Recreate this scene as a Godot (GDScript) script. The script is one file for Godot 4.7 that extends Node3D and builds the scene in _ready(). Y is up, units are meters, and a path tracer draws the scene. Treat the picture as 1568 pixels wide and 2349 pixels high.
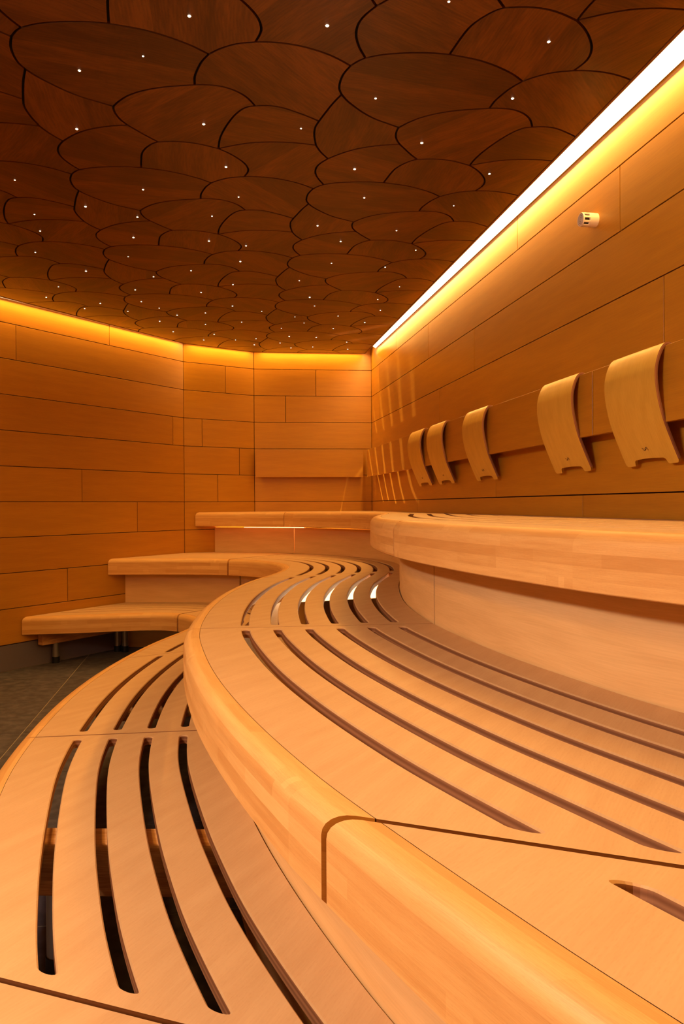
extends Node3D
# Plan coordinates are Vector2(x, distance into the room); world = (x, y, -distance).

const EYE := 1.24
const FOCAL := 1720.0            # pixels at 1568 x 2349
const CEIL_Y := 2.785            # underside of the star ceiling
const TOP_Y := 2.96              # top of the light cove
const PANEL_H := 0.27
const JOINT_Y := 1.281

var rng := RandomNumberGenerator.new()
var M := {}
var taken := {}

# ---------------------------------------------------------------- mesh helper
class MB:
	var v := PackedVector3Array()
	var n := PackedVector3Array()
	var uv := PackedVector2Array()
	var c := PackedColorArray()
	var tone := Color.WHITE
	func tri(a: Vector3, b: Vector3, d: Vector3, na: Vector3, nb: Vector3, nd: Vector3, ua := Vector2.ZERO, ub := Vector2.ZERO, ud := Vector2.ZERO) -> void:
		var g := (b - a).cross(d - a)
		if g.length_squared() < 1e-16:
			return
		if g.dot(na + nb + nd) > 0.0:
			var t := b; b = d; d = t
			t = nb; nb = nd; nd = t
			var w := ub; ub = ud; ud = w
		v.append(a); v.append(b); v.append(d)
		n.append(na); n.append(nb); n.append(nd)
		uv.append(ua); uv.append(ub); uv.append(ud)
		c.append(tone); c.append(tone); c.append(tone)
	func quad(a: Vector3, b: Vector3, d: Vector3, e: Vector3, nn: Vector3, ua := Vector2.ZERO, ub := Vector2.ZERO, ud := Vector2.ZERO, ue := Vector2.ZERO) -> void:
		tri(a, b, d, nn, nn, nn, ua, ub, ud)
		tri(a, d, e, nn, nn, nn, ua, ud, ue)
	func quads(p: Array, nn: Array, u: Array) -> void:
		tri(p[0], p[1], p[2], nn[0], nn[1], nn[2], u[0], u[1], u[2])
		tri(p[0], p[2], p[3], nn[0], nn[2], nn[3], u[0], u[2], u[3])
	func arrays() -> Array:
		var a := []
		a.resize(Mesh.ARRAY_MAX)
		a[Mesh.ARRAY_VERTEX] = v
		a[Mesh.ARRAY_NORMAL] = n
		a[Mesh.ARRAY_TEX_UV] = uv
		a[Mesh.ARRAY_COLOR] = c
		return a
	# chamfered box: origin o, unit axes ax/ay/az with half sizes h, chamfer k, uv in metres along ax (or ay when along_y)
	func box(o: Vector3, ax: Vector3, ay: Vector3, az: Vector3, h: Vector3, k := 0.0, uvo := Vector2.ZERO) -> void:
		var axes := [ax, ay, az]
		var hs := [h.x, h.y, h.z]
		for i in 3:
			var j := (i + 1) % 3
			var l := (i + 2) % 3
			for s in [-1.0, 1.0]:
				var nn: Vector3 = axes[i] * s
				var p := []
				var u := []
				for q in [[-1, -1], [1, -1], [1, 1], [-1, 1]]:
					var cj: float = (hs[j] - k) * q[0]
					var cl: float = (hs[l] - k) * q[1]
					p.append(o + nn * hs[i] + axes[j] * cj + axes[l] * cl)
					var off := [0.0, 0.0, 0.0]
					off[j] = cj
					off[l] = cl
					u.append(uvo + (Vector2(off[0], off[1]) if i == 2 else (Vector2(off[0], off[2]) if i == 1 else Vector2(off[2], off[1]))))
				quad(p[0], p[1], p[2], p[3], nn, u[0], u[1], u[2], u[3])
		if k <= 0.0:
			return
		for i in 3:
			var j := (i + 1) % 3
			var l := (i + 2) % 3
			for si in [-1.0, 1.0]:
				for sj in [-1.0, 1.0]:
					var nn: Vector3 = (axes[i] * si + axes[j] * sj).normalized()
					var e0: Vector3 = o + axes[i] * si * hs[i] + axes[j] * sj * (hs[j] - k)
					var e1: Vector3 = o + axes[i] * si * (hs[i] - k) + axes[j] * sj * hs[j]
					var w: Vector3 = axes[l] * (hs[l] - k)
					quad(e0 - w, e0 + w, e1 + w, e1 - w, nn, uvo, uvo + Vector2(2.0 * hs[l], 0), uvo + Vector2(2.0 * hs[l], k), uvo + Vector2(0, k))

# ---------------------------------------------------------------- node helpers
func numbered(called: String) -> String:
	if not taken.has(called):
		taken[called] = 0
		return called
	taken[called] += 1
	return "%s_%03d" % [called, taken[called]]

func thing(called: String, label: String, category: String, at: Vector3, group := "", kind := "") -> Node3D:
	var o := Node3D.new()
	o.name = numbered(called)
	add_child(o)
	o.position = at
	o.set_meta("label", label)
	o.set_meta("category", category)
	if group != "":
		o.set_meta("group", group)
	if kind != "":
		o.set_meta("kind", kind)
	return o

# world-space geometry becomes one mesh below its parent
func part(called: String, parent: Node3D, builders: Array, mats: Array, label := "") -> MeshInstance3D:
	var am := ArrayMesh.new()
	for i in builders.size():
		if builders[i].v.size() > 0:
			am.add_surface_from_arrays(Mesh.PRIMITIVE_TRIANGLES, builders[i].arrays())
			am.surface_set_material(am.get_surface_count() - 1, mats[i])
	var o := MeshInstance3D.new()
	o.name = called
	o.mesh = am
	o.cast_shadow = GeometryInstance3D.SHADOW_CASTING_SETTING_ON
	parent.add_child(o, true)
	var p := Vector3.ZERO
	var q: Node = parent
	while q != self:
		p += q.position
		q = q.get_parent()
	o.position = -p
	if label != "":
		o.set_meta("label", label)
	return o

func w3(p: Vector2, y: float) -> Vector3:
	return Vector3(p.x, y, -p.y)

# ---------------------------------------------------------------- camera maths
var cam_r := Vector3.RIGHT
var cam_u := Vector3.UP
var cam_f := Vector3.FORWARD

func ray(px: float, py: float) -> Vector3:
	return cam_f + cam_r * ((px - 784.0) / FOCAL) - cam_u * ((py - 1174.5) / FOCAL)

func on_level(px: float, py: float, y: float) -> Vector2:
	var d := ray(px, py)
	var t := (y - EYE) / d.y
	return Vector2(d.x * t, -d.z * t)

# distance from p0 along the vertical plane p0->p1 that the pixel ray meets
func on_wall(px: float, py: float, p0: Vector2, p1: Vector2) -> float:
	var d := ray(px, py)
	var r := Vector2(d.x, -d.z)
	var e := (p1 - p0).normalized()
	return p0.cross(r) / r.cross(e)

# ---------------------------------------------------------------- materials
func wood_image(w: int, h: int, sd: int, dark: Color, light: Color, fine: float, broad: float, bands: Array, pores: float, segs := 0) -> ImageTexture:
	var a := FastNoiseLite.new()
	a.seed = sd
	a.noise_type = FastNoiseLite.TYPE_SIMPLEX
	a.fractal_type = FastNoiseLite.FRACTAL_NONE
	a.frequency = 1.0
	var im := Image.create(w, h, false, Image.FORMAT_RGB8)
	var tw := TAU / float(w)
	for y in h:
		var band := 0.0
		var steps := []
		if bands.size() > 0:
			var bi := int(float(y) / h * bands.size())
			band = bands[bi]
			for q in segs:
				steps.append([int(fposmod(sin(bi * 12.9 + q * 7.7) * 4375.5, 1.0) * w), sin(bi * 31.7 + q * 17.3) * 0.2])
			steps.sort()
		for x in w:
			# wrap along the grain by walking a circle in noise space
			var cx := cos(x * tw)
			var sx := sin(x * tw)
			var wob := a.get_noise_3d(cx * 0.5, sx * 0.5, y * 0.004) * 6.0
			var yy := y + wob
			var g := a.get_noise_3d(cx * 2.2, sx * 2.2, yy * 0.24) * fine
			g += a.get_noise_3d(cx * 0.7, sx * 0.7 + 9.0, yy * 0.022) * broad
			if pores > 0.0:
				var pn := a.get_noise_3d(cx * 11.0, sx * 11.0, y * 0.45 + 40.0)
				if pn > 0.45:
					g -= (pn - 0.45) * pores
			var extra := 0.0
			for st in steps:
				if x >= st[0]:
					extra = st[1]
			var t := clampf(0.5 + g + band + extra, 0.0, 1.0)
			im.set_pixel(x, y, dark.lerp(light, t))
	return ImageTexture.create_from_image(im)

func mat(called: String, col: Color, rough: float, tex: Texture2D = null, uvs := Vector2.ONE, spec := 0.5) -> StandardMaterial3D:
	var m := StandardMaterial3D.new()
	m.resource_name = called
	m.albedo_color = col
	m.roughness = rough
	m.metallic_specular = spec
	m.vertex_color_use_as_albedo = true
	if tex != null:
		m.albedo_texture = tex
		m.uv1_scale = Vector3(uvs.x, uvs.y, 1)
	M[called] = m
	return m

func glow(called: String, col: Color, energy: float) -> StandardMaterial3D:
	var m := StandardMaterial3D.new()
	m.resource_name = called
	m.albedo_color = Color(0.9, 0.85, 0.75)
	m.emission_enabled = true
	m.emission = col
	m.emission_energy_multiplier = energy
	M[called] = m
	return m

func make_materials() -> void:
	var pale := wood_image(1024, 512, 3, Color(0.73, 0.56, 0.38), Color(0.815, 0.66, 0.475), 0.10, 0.15, [], 0.45)
	mat("deck", Color.WHITE, 0.55, pale, Vector2(1.0 / 1.4, 1.0 / 0.6), 0.35)
	mat("riser", Color.WHITE, 0.55, wood_image(1024, 256, 8, Color(0.81, 0.63, 0.40), Color(0.90, 0.73, 0.49), 0.16, 0.2, [], 0.2), Vector2(1.0 / 1.8, 1.0 / 0.3), 0.35)
	var lam := wood_image(1024, 512, 5, Color(0.77, 0.545, 0.29), Color(0.88, 0.68, 0.41), 0.14, 0.16, [0.12, -0.2, 0.04, 0.22, -0.1, 0.18, -0.16], 0.6, 3)
	mat("nosing", Color.WHITE, 0.5, lam, Vector2(1.0 / 1.1, 1.0 / 0.21), 0.35)
	var plies := Image.create(8, 64, false, Image.FORMAT_RGB8)
	for y in 64:
		var t := 0.5 + 0.5 * sin(float(y) / 64.0 * TAU * 2.5)
		for x in 8:
			plies.set_pixel(x, y, Color(0.50, 0.32, 0.205).lerp(Color(0.62, 0.42, 0.28), t))
	mat("ply_edge", Color.WHITE, 0.7, ImageTexture.create_from_image(plies), Vector2(1, 1), 0.2)
	var ven := wood_image(1024, 512, 11, Color(0.68, 0.45, 0.11), Color(0.77, 0.53, 0.135), 0.18, 0.18, [], 0.25)
	mat("veneer", Color.WHITE, 0.36, ven, Vector2(1.0 / 2.2, 1.0 / 0.6), 0.45)
	mat("joint_dark", Color(0.25, 0.11, 0.04), 0.9)
	var cven := wood_image(1024, 512, 21, Color(0.30, 0.160, 0.05), Color(0.48, 0.275, 0.09), 0.3, 0.26, [0.0, 0.0, -0.16, -0.16, 0.3, 0.3, 0.08, -0.05, -0.28, -0.28, 0.2], 0.6)
	mat("ceiling_veneer", Color.WHITE, 0.36, cven, Vector2(1.0 / 1.5, 1.0 / 1.1), 0.5)
	mat("ceiling_back", Color(0.04, 0.02, 0.015), 0.9)
	mat("trim_wood", Color(0.42, 0.22, 0.09), 0.5)
	mat("back_wood", Color.WHITE, 0.42, wood_image(512, 256, 31, Color(0.80, 0.61, 0.21), Color(0.87, 0.69, 0.27), 0.2, 0.25, [], 0.3), Vector2(1.0 / 0.8, 1.0 / 0.3), 0.45)
	mat("mark", Color(0.25, 0.11, 0.05), 0.8)
	mat("sensor", Color(0.93, 0.86, 0.74), 0.5)
	mat("sensor_dark", Color(0.22, 0.17, 0.12), 0.8)
	var sl := FastNoiseLite.new()
	sl.seed = 4
	sl.frequency = 0.03
	sl.fractal_octaves = 6
	var si := sl.get_seamless_image(512, 512)
	var st := Image.create(512, 512, false, Image.FORMAT_RGB8)
	for y in 512:
		for x in 512:
			var q := si.get_pixel(x, y).r
			st.set_pixel(x, y, Color(0.24, 0.215, 0.225).lerp(Color(0.35, 0.315, 0.32), clampf(q * 1.5 - 0.25, 0, 1)))
	mat("slate", Color.WHITE, 0.6, ImageTexture.create_from_image(st), Vector2(0.8, 0.8), 0.4)
	mat("grout", Color(0.60, 0.54, 0.45), 0.9)
	mat("plinth", Color(0.42, 0.38, 0.42), 0.45)
	mat("steel", Color(0.62, 0.60, 0.57), 0.35, null, Vector2.ONE, 0.5).metallic = 0.8
	mat("rubber", Color(0.03, 0.03, 0.035), 0.6)
	mat("spruce", Color.WHITE, 0.7, wood_image(512, 256, 17, Color(0.66, 0.44, 0.24), Color(0.86, 0.64, 0.40), 0.3, 0.5, [], 0.3), Vector2(1.0 / 0.9, 1.0 / 0.2), 0.3)
	mat("cove_paint", Color(0.85, 0.72, 0.52), 0.8)
	mat("lamp_body", Color(0.80, 0.78, 0.74), 0.5)

# ---------------------------------------------------------------- curves
func smooth_curve(ctrl: Array, per: int) -> PackedVector2Array:
	var out := PackedVector2Array()
	var n := ctrl.size()
	for i in n - 1:
		var a: Vector2 = ctrl[max(i - 1, 0)]
		var b: Vector2 = ctrl[i]
		var d: Vector2 = ctrl[i + 1]
		var e: Vector2 = ctrl[min(i + 2, n - 1)]
		for k in per:
			out.append(b.cubic_interpolate(d, a, e, float(k) / per))
	out.append(ctrl[n - 1])
	# relax small tracing wobbles, then resample evenly
	for it in 6:
		var c2 := out.duplicate()
		for i in range(1, out.size() - 1):
			c2[i] = out[i] * 0.5 + (out[i - 1] + out[i + 1]) * 0.25
		out = c2
	var r := PackedVector2Array()
	var acc := 0.0
	r.append(out[0])
	for i in range(1, out.size()):
		acc += out[i].distance_to(out[i - 1])
		if acc >= 0.03:
			r.append(out[i])
			acc = 0.0
	r.append(out[out.size() - 1])
	return r

func tangent(c: PackedVector2Array, i: int) -> Vector2:
	return (c[min(i + 2, c.size() - 1)] - c[max(i - 2, 0)]).normalized()

func offset(c: PackedVector2Array, d: float) -> PackedVector2Array:
	var out := PackedVector2Array()
	for i in c.size():
		var t := tangent(c, i)
		out.append(c[i] + Vector2(-t.y, t.x) * d)
	return out

# where the line p + t*dir meets the polyline, t nearest to want; returns t
func meet(c: PackedVector2Array, p: Vector2, dir: Vector2, want: float) -> float:
	var best := 1e9
	var bt := want
	for i in c.size() - 1:
		var s := c[i + 1] - c[i]
		var den := dir.cross(s)
		if absf(den) < 1e-9:
			continue
		var q := c[i] - p
		var t := q.cross(s) / den
		var u := q.cross(dir) / den
		if u >= -0.001 and u <= 1.001 and absf(t - want) < best:
			best = absf(t - want)
			bt = t
	return bt

func arc_at(c: PackedVector2Array, p: Vector2) -> float:
	var acc := 0.0
	var best := 1e9
	var bs := 0.0
	for i in c.size() - 1:
		var s := c[i + 1] - c[i]
		var l := s.length()
		var u := clampf((p - c[i]).dot(s) / (l * l), 0, 1)
		var dd := p.distance_to(c[i] + s * u)
		if dd < best:
			best = dd
			bs = acc + u * l
		acc += l
	return bs

func point_at(c: PackedVector2Array, s: float) -> Vector2:
	var acc := 0.0
	for i in c.size() - 1:
		var l := c[i].distance_to(c[i + 1])
		if acc + l >= s:
			return c[i].lerp(c[i + 1], (s - acc) / l)
		acc += l
	return c[c.size() - 1]

# ---------------------------------------------------------------- benches
# One section of one tier: deck with slots, rounded nosing, riser panel.
func bench(spec: Dictionary) -> Node3D:
	var nose: PackedVector2Array = spec.nose
	var back: PackedVector2Array = spec.back
	var y: float = spec.y
	var deck_t := 0.03
	var nose_h := 0.137
	var rad := 0.036
	# end lines
	var ends := []
	for e in [0, 1]:
		var ln: Array = spec.lines[e]
		var dir: Vector2 = ln[1].normalized()
		var sgn := 1.0 if e == 0 else -1.0
		var perp := Vector2(dir.y, -dir.x)     # points onward along the bench
		var p: Vector2 = ln[0] + perp * (sgn * float(ln[2]))
		var t := meet(nose, p, dir, 0.0)
		ends.append([p + dir * t, dir])
	var s0 := arc_at(nose, ends[0][0])
	var s1 := arc_at(nose, ends[1][0])
	var a0: float = ends[0][1].angle()
	var a1: float = ends[1][1].angle()
	var length := s1 - s0
	var n: int = spec.n
	var fr := [0.0]
	var m0: float = float(spec.get("m0", 0.055)) / length
	var m1: float = float(spec.get("m1", 0.055)) / length
	for k in n - 1:
		fr.append(lerpf(m0, 1.0 - m1, float(k) / (n - 2)))
	fr.append(1.0)
	var base := []
	var dirs := []
	var arcs := []
	for f in fr:
		var s := lerpf(s0, s1, f)
		var p := point_at(nose, s)
		if f == 0.0: p = ends[0][0]
		if f == 1.0: p = ends[1][0]
		base.append(p)
		dirs.append(Vector2.from_angle(lerp_angle(a0, a1, f)))
		arcs.append(s)
	var tback := PackedFloat32Array()
	for i in base.size():
		tback.append(meet(back, base[i], dirs[i], spec.depth) - 0.006)
	var cols := {}
	var col := func(d: float) -> PackedVector2Array:
		if not cols.has(d):
			var oc := offset(nose, d)
			var r := PackedVector2Array()
			for i in base.size():
				r.append(base[i] + dirs[i] * minf(meet(oc, base[i], dirs[i], d), tback[i]))
			cols[d] = r
		return cols[d]
	var bcol := PackedVector2Array()
	for i in base.size():
		bcol.append(base[i] + dirs[i] * tback[i])
	var mid: Vector2 = base[base.size() / 2]
	var root := thing("sauna_bench", spec.label, "bench", w3(mid, spec.get("root_y", 0.0)), "slatted wooden sauna benches")
	var last := base.size() - 1
	# --- deck
	var top := MB.new()
	var edge := MB.new()
	top.tone = spec.get("tone", Color.WHITE)
	edge.tone = top.tone
	var ua := Vector2.from_angle(spec.grain)
	var uo := Vector2(rng.randf() * 3.0, rng.randf() * 3.0)
	var UV := func(p: Vector2) -> Vector2:
		return uo + Vector2(p.dot(ua), p.dot(Vector2(-ua.y, ua.x)))
	var solid := []      # [left column, right column]
	var holes := []      # [L, R, left distance, right distance]
	var prev: PackedVector2Array = col.call(0.0562)
	var pd := 0.0562
	var slots: int = spec.slots
	var ch := 0.003
	var prev_slot := false
	for k in slots:
		var L: float = 0.055 + spec.first + k * spec.pitch
		var R: float = L + 0.029
		# the slot runs only where the deck is deep enough behind it
		var cr: PackedVector2Array = col.call(R + ch)
		var ja := -1
		var jb := -1
		for j in range(1, base.size() - 1):
			if base[j].distance_to(cr[j]) + 0.035 < tback[j]:
				if ja < 0:
					ja = j
				jb = j
			elif ja >= 0:
				break
		if ja < 0 or jb - ja < 5:
			continue
		solid.append([prev, col.call(L - ch)])
		holes.append([col.call(L - ch), cr, col.call(L), col.call(R), ja, jb])
		prev = cr
	solid.append([prev, bcol])
	for b in solid:
		for j in last:
			var q := [b[0][j], b[1][j], b[1][j + 1], b[0][j + 1]]
			top.quad(w3(q[0], y), w3(q[1], y), w3(q[2], y), w3(q[3], y), Vector3.UP, UV.call(q[0]), UV.call(q[1]), UV.call(q[2]), UV.call(q[3]))
			var yb := y - deck_t
			edge.quad(w3(q[0], yb), w3(q[1], yb), w3(q[2], yb), w3(q[3], yb), Vector3.DOWN, Vector2(0, .5), Vector2(0.1, .5), Vector2(0.1, .5), Vector2(0, .5))
	for hcol in holes:
		var oL: PackedVector2Array = hcol[0]
		var oR: PackedVector2Array = hcol[1]
		var iL: PackedVector2Array = hcol[2]
		var iR: PackedVector2Array = hcol[3]
		# long sides
		for side in 2:
			var o: PackedVector2Array = oL if side == 0 else oR
			var inn: PackedVector2Array = iL if side == 0 else iR
			for j in range(hcol[4], hcol[5]):
				var away: Vector2 = (inn[j] - o[j]).normalized()
				var nh := Vector3(away.x, 0, -away.y)
				var nc := (nh + Vector3.UP).normalized()
				top.quad(w3(o[j], y), w3(o[j + 1], y), w3(inn[j + 1], y - ch), w3(inn[j], y - ch), nc, UV.call(o[j]), UV.call(o[j + 1]), UV.call(inn[j + 1]), UV.call(inn[j]))
				edge.quad(w3(inn[j], y - ch), w3(inn[j + 1], y - ch), w3(inn[j + 1], y - deck_t), w3(inn[j], y - deck_t), nh, Vector2(0, 0.1), Vector2(1, 0.1), Vector2(1, 1), Vector2(0, 1))
		# rounded ends inside the solid strips by the joints
		for e in 2:
			var j: int = hcol[4] if e == 0 else hcol[5]
			var jj: int = j - 1 if e == 0 else j + 1
			for q in (range(0, jj) if e == 0 else range(jj, last)):
				top.quad(w3(oL[q], y), w3(oR[q], y), w3(oR[q + 1], y), w3(oL[q + 1], y), Vector3.UP, UV.call(oL[q]), UV.call(oR[q]), UV.call(oR[q + 1]), UV.call(oL[q + 1]))
				edge.quad(w3(oL[q], y - deck_t), w3(oR[q], y - deck_t), w3(oR[q + 1], y - deck_t), w3(oL[q + 1], y - deck_t), Vector3.DOWN)
			var outw: Vector2 = ((oL[jj] + oR[jj]) - (oL[j] + oR[j])).normalized()
			var ring_o := []
			var ring_i := []
			var line := []
			for q in 11:
				var th := PI * q / 10.0
				for rr in 2:
					var A: Vector2 = oL[j] if rr == 0 else iL[j]
					var B: Vector2 = oR[j] if rr == 0 else iR[j]
					var cc := (A + B) * 0.5
					var hv := (A - B) * 0.5
					var pt := cc + hv * cos(th) + outw * (sin(th) * (0.0145 + (ch if rr == 0 else 0.0)))
					if rr == 0: ring_o.append(pt)
					else: ring_i.append(pt)
				line.append(oL[jj].lerp(oR[jj], q / 10.0))
			for q in 10:
				top.quad(w3(line[q], y), w3(line[q + 1], y), w3(ring_o[q + 1], y), w3(ring_o[q], y), Vector3.UP, UV.call(line[q]), UV.call(line[q + 1]), UV.call(ring_o[q + 1]), UV.call(ring_o[q]))
				edge.quad(w3(line[q], y - deck_t), w3(line[q + 1], y - deck_t), w3(ring_o[q + 1], y - deck_t), w3(ring_o[q], y - deck_t), Vector3.DOWN)
				var away: Vector2 = ((oL[j] + oR[j]) * 0.5 - (ring_i[q] + ring_i[q + 1]) * 0.5).normalized()
				var nh := Vector3(away.x, 0, -away.y)
				top.quad(w3(ring_o[q], y), w3(ring_o[q + 1], y), w3(ring_i[q + 1], y - ch), w3(ring_i[q], y - ch), (nh + Vector3.UP).normalized(), UV.call(ring_o[q]), UV.call(ring_o[q + 1]), UV.call(ring_i[q + 1]), UV.call(ring_i[q]))
				edge.quad(w3(ring_i[q], y - ch), w3(ring_i[q + 1], y - ch), w3(ring_i[q + 1], y - deck_t), w3(ring_i[q], y - deck_t), nh, Vector2(0, 0.1), Vector2(1, 0.1), Vector2(1, 1), Vector2(0, 1))
	# joint faces and back face
	for e in 2:
		var jj: int = 0 if e == 0 else last
		var o2: Vector2 = base[0] - base[1] if e == 0 else base[last] - base[last - 1]
		var nn := Vector3(o2.x, 0, -o2.y).normalized()
		var f0: Vector2 = cols[0.0562][jj]
		edge.quad(w3(f0, y), w3(bcol[jj], y), w3(bcol[jj], y - deck_t), w3(f0, y - deck_t), nn, Vector2(0, 0), Vector2(1, 0), Vector2(1, 1), Vector2(0, 1))
	for j in last:
		var d3: Vector2 = dirs[j]
		edge.quad(w3(bcol[j], y), w3(bcol[j + 1], y), w3(bcol[j + 1], y - deck_t), w3(bcol[j], y - deck_t), Vector3(d3.x, 0, -d3.y), Vector2(0, 0), Vector2(1, 0), Vector2(1, 1), Vector2(0, 1))
	part("seat", root, [top, edge], [M.deck, M.ply_edge])
	# --- nosing: profile of [distance from front, drop, normal outward, normal up]
	var prof := [[0.0550, 0.0, 0.0, 1.0], [rad, 0.0, 0.0, 1.0]]
	for k in range(1, 7):
		var th := PI / 2 * k / 6.0
		prof.append([rad * (1.0 - sin(th)), rad * (1.0 - cos(th)), sin(th), cos(th)])
	prof.append([0.0, nose_h - 0.005, 1.0, 0.0])
	prof.append([0.005, nose_h, 0.3, -0.95])
	prof.append([0.055, nose_h, 0.0, -1.0])
	var nb := MB.new()
	nb.tone = spec.get("nose_tone", top.tone)
	var plen := [0.0]
	for k in range(1, prof.size()):
		plen.append(plen[k - 1] + Vector2(prof[k][0] - prof[k - 1][0], prof[k][1] - prof[k - 1][1]).length())
	var vo := rng.randf()
	for k in prof.size() - 1:
		var ca: PackedVector2Array = col.call(prof[k][0])
		var cb: PackedVector2Array = col.call(prof[k + 1][0])
		for j in last:
			var nn := []
			for q in [[k, j], [k, j + 1], [k + 1, j + 1], [k + 1, j]]:
				var i0: int = max(q[1] - 1, 0)
				var i1: int = min(q[1] + 1, last)
				var tg: Vector2 = (base[i1] - base[i0]).normalized()
				var ow := Vector3(tg.y, 0, tg.x)   # outward = -(left normal)
				nn.append((ow * prof[q[0]][2] + Vector3.UP * prof[q[0]][3]).normalized())
			nb.quads([w3(ca[j], y - prof[k][1]), w3(ca[j + 1], y - prof[k][1]), w3(cb[j + 1], y - prof[k + 1][1]), w3(cb[j], y - prof[k + 1][1])], nn,
				[Vector2(arcs[j], plen[k] + vo), Vector2(arcs[j + 1], plen[k] + vo), Vector2(arcs[j + 1], plen[k + 1] + vo), Vector2(arcs[j], plen[k + 1] + vo)])
	for e in 2:
		var jj: int = 0 if e == 0 else last
		var o2: Vector2 = base[0] - base[1] if e == 0 else base[last] - base[last - 1]
		var nn := Vector3(o2.x, 0, -o2.y).normalized()
		var hub := w3(col.call(0.055)[jj], y - nose_h * 0.5)
		for k in prof.size() - 1:
			var pa := w3(col.call(prof[k][0])[jj], y - prof[k][1])
			var pb := w3(col.call(prof[k + 1][0])[jj], y - prof[k + 1][1])
			nb.tri(hub, pa, pb, nn, nn, nn, Vector2(0, 0.07), Vector2(prof[k][0], prof[k][1]), Vector2(prof[k + 1][0], prof[k + 1][1]))
	# inner back face of the nosing
	var ci: PackedVector2Array = col.call(0.055)
	for j in last:
		nb.quad(w3(ci[j], y - deck_t), w3(ci[j + 1], y - deck_t), w3(ci[j + 1], y - nose_h), w3(ci[j], y - nose_h), Vector3(dirs[j].x, 0, -dirs[j].y))
	part("nosing", root, [nb], [M.nosing], "rounded laminated wooden front edge")
	# --- riser panel
	if spec.get("riser", true):
		var rb := MB.new()
		rb.tone = spec.get("riser_tone", top.tone)
		var y0: float = spec.get("riser_bottom", 0.0)
		var y1: float = y - nose_h - spec.get("riser_gap", 0.004)
		var f: PackedVector2Array = col.call(0.155)
		var g: PackedVector2Array = col.call(0.173)
		for j in last:
			var tg0: Vector2 = (f[min(j + 1, last)] - f[max(j - 1, 0)]).normalized()
			var tg1: Vector2 = (f[min(j + 2, last)] - f[j]).normalized()
			var n0 := Vector3(tg0.y, 0, tg0.x)
			var n1 := Vector3(tg1.y, 0, tg1.x)
			rb.quads([w3(f[j], y1), w3(f[j + 1], y1), w3(f[j + 1], y0), w3(f[j], y0)], [n0, n1, n1, n0], [Vector2(arcs[j], y1), Vector2(arcs[j + 1], y1), Vector2(arcs[j + 1], y0), Vector2(arcs[j], y0)])
			rb.quads([w3(g[j], y1), w3(g[j + 1], y1), w3(g[j + 1], y0), w3(g[j], y0)], [-n0, -n1, -n1, -n0], [Vector2(arcs[j], y1), Vector2(arcs[j + 1], y1), Vector2(arcs[j + 1], y0), Vector2(arcs[j], y0)])
			rb.quad(w3(f[j], y1), w3(f[j + 1], y1), w3(g[j + 1], y1), w3(g[j], y1), Vector3.UP)
		for e in 2:
			var jj: int = 0 if e == 0 else last
			var o2: Vector2 = base[0] - base[1] if e == 0 else base[last] - base[last - 1]
			var nn := Vector3(o2.x, 0, -o2.y).normalized()
			rb.quad(w3(f[jj], y1), w3(g[jj], y1), w3(g[jj], y0), w3(f[jj], y0), nn)
		part("riser_panel", root, [rb], [M.riser], "curved wooden front panel below the seat")
	return root

func leg(root: Node3D, p: Vector2, y1: float, r := 0.026) -> void:
	var mb := MB.new()
	var ft := MB.new()
	for k in 16:
		var t0 := TAU * k / 16.0
		var t1 := TAU * (k + 1) / 16.0
		var d0 := Vector3(cos(t0), 0, sin(t0))
		var d1 := Vector3(cos(t1), 0, sin(t1))
		var c0 := w3(p, 0.0)
		mb.quads([c0 + d0 * r + Vector3.UP * 0.045, c0 + d1 * r + Vector3.UP * 0.045, c0 + d1 * r + Vector3.UP * y1, c0 + d0 * r + Vector3.UP * y1], [d0, d1, d1, d0], [Vector2.ZERO, Vector2.ZERO, Vector2.ZERO, Vector2.ZERO])
		var r2 := r * 1.12
		ft.quads([c0 + d0 * r2, c0 + d1 * r2, c0 + d1 * r2 + Vector3.UP * 0.05, c0 + d0 * r2 + Vector3.UP * 0.05], [d0, d1, d1, d0], [Vector2.ZERO, Vector2.ZERO, Vector2.ZERO, Vector2.ZERO])
		ft.tri(c0 + Vector3.UP * 0.05, c0 + d0 * r2 + Vector3.UP * 0.05, c0 + d1 * r2 + Vector3.UP * 0.05, Vector3.UP, Vector3.UP, Vector3.UP)
	var o := part("leg", root, [mb], [M.steel], "round steel leg")
	part("rubber_foot", o, [ft], [M.rubber], "black rubber foot")

func beam(root: Node3D, a: Vector2, b: Vector2, w: float, y0: float, y1: float) -> void:
	var mb := MB.new()
	var d := (b - a).normalized()
	var ax := Vector3(d.x, 0, -d.y)
	var az := ax.cross(Vector3.UP).normalized()
	mb.box(w3((a + b) * 0.5, (y0 + y1) * 0.5), ax, Vector3.UP, az, Vector3(a.distance_to(b) * 0.5, (y1 - y0) * 0.5, w * 0.5), 0.003, Vector2(rng.randf(), rng.randf()))
	part("support_beam", root, [mb], [M.spruce], "wooden support beam under the seat")

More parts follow.
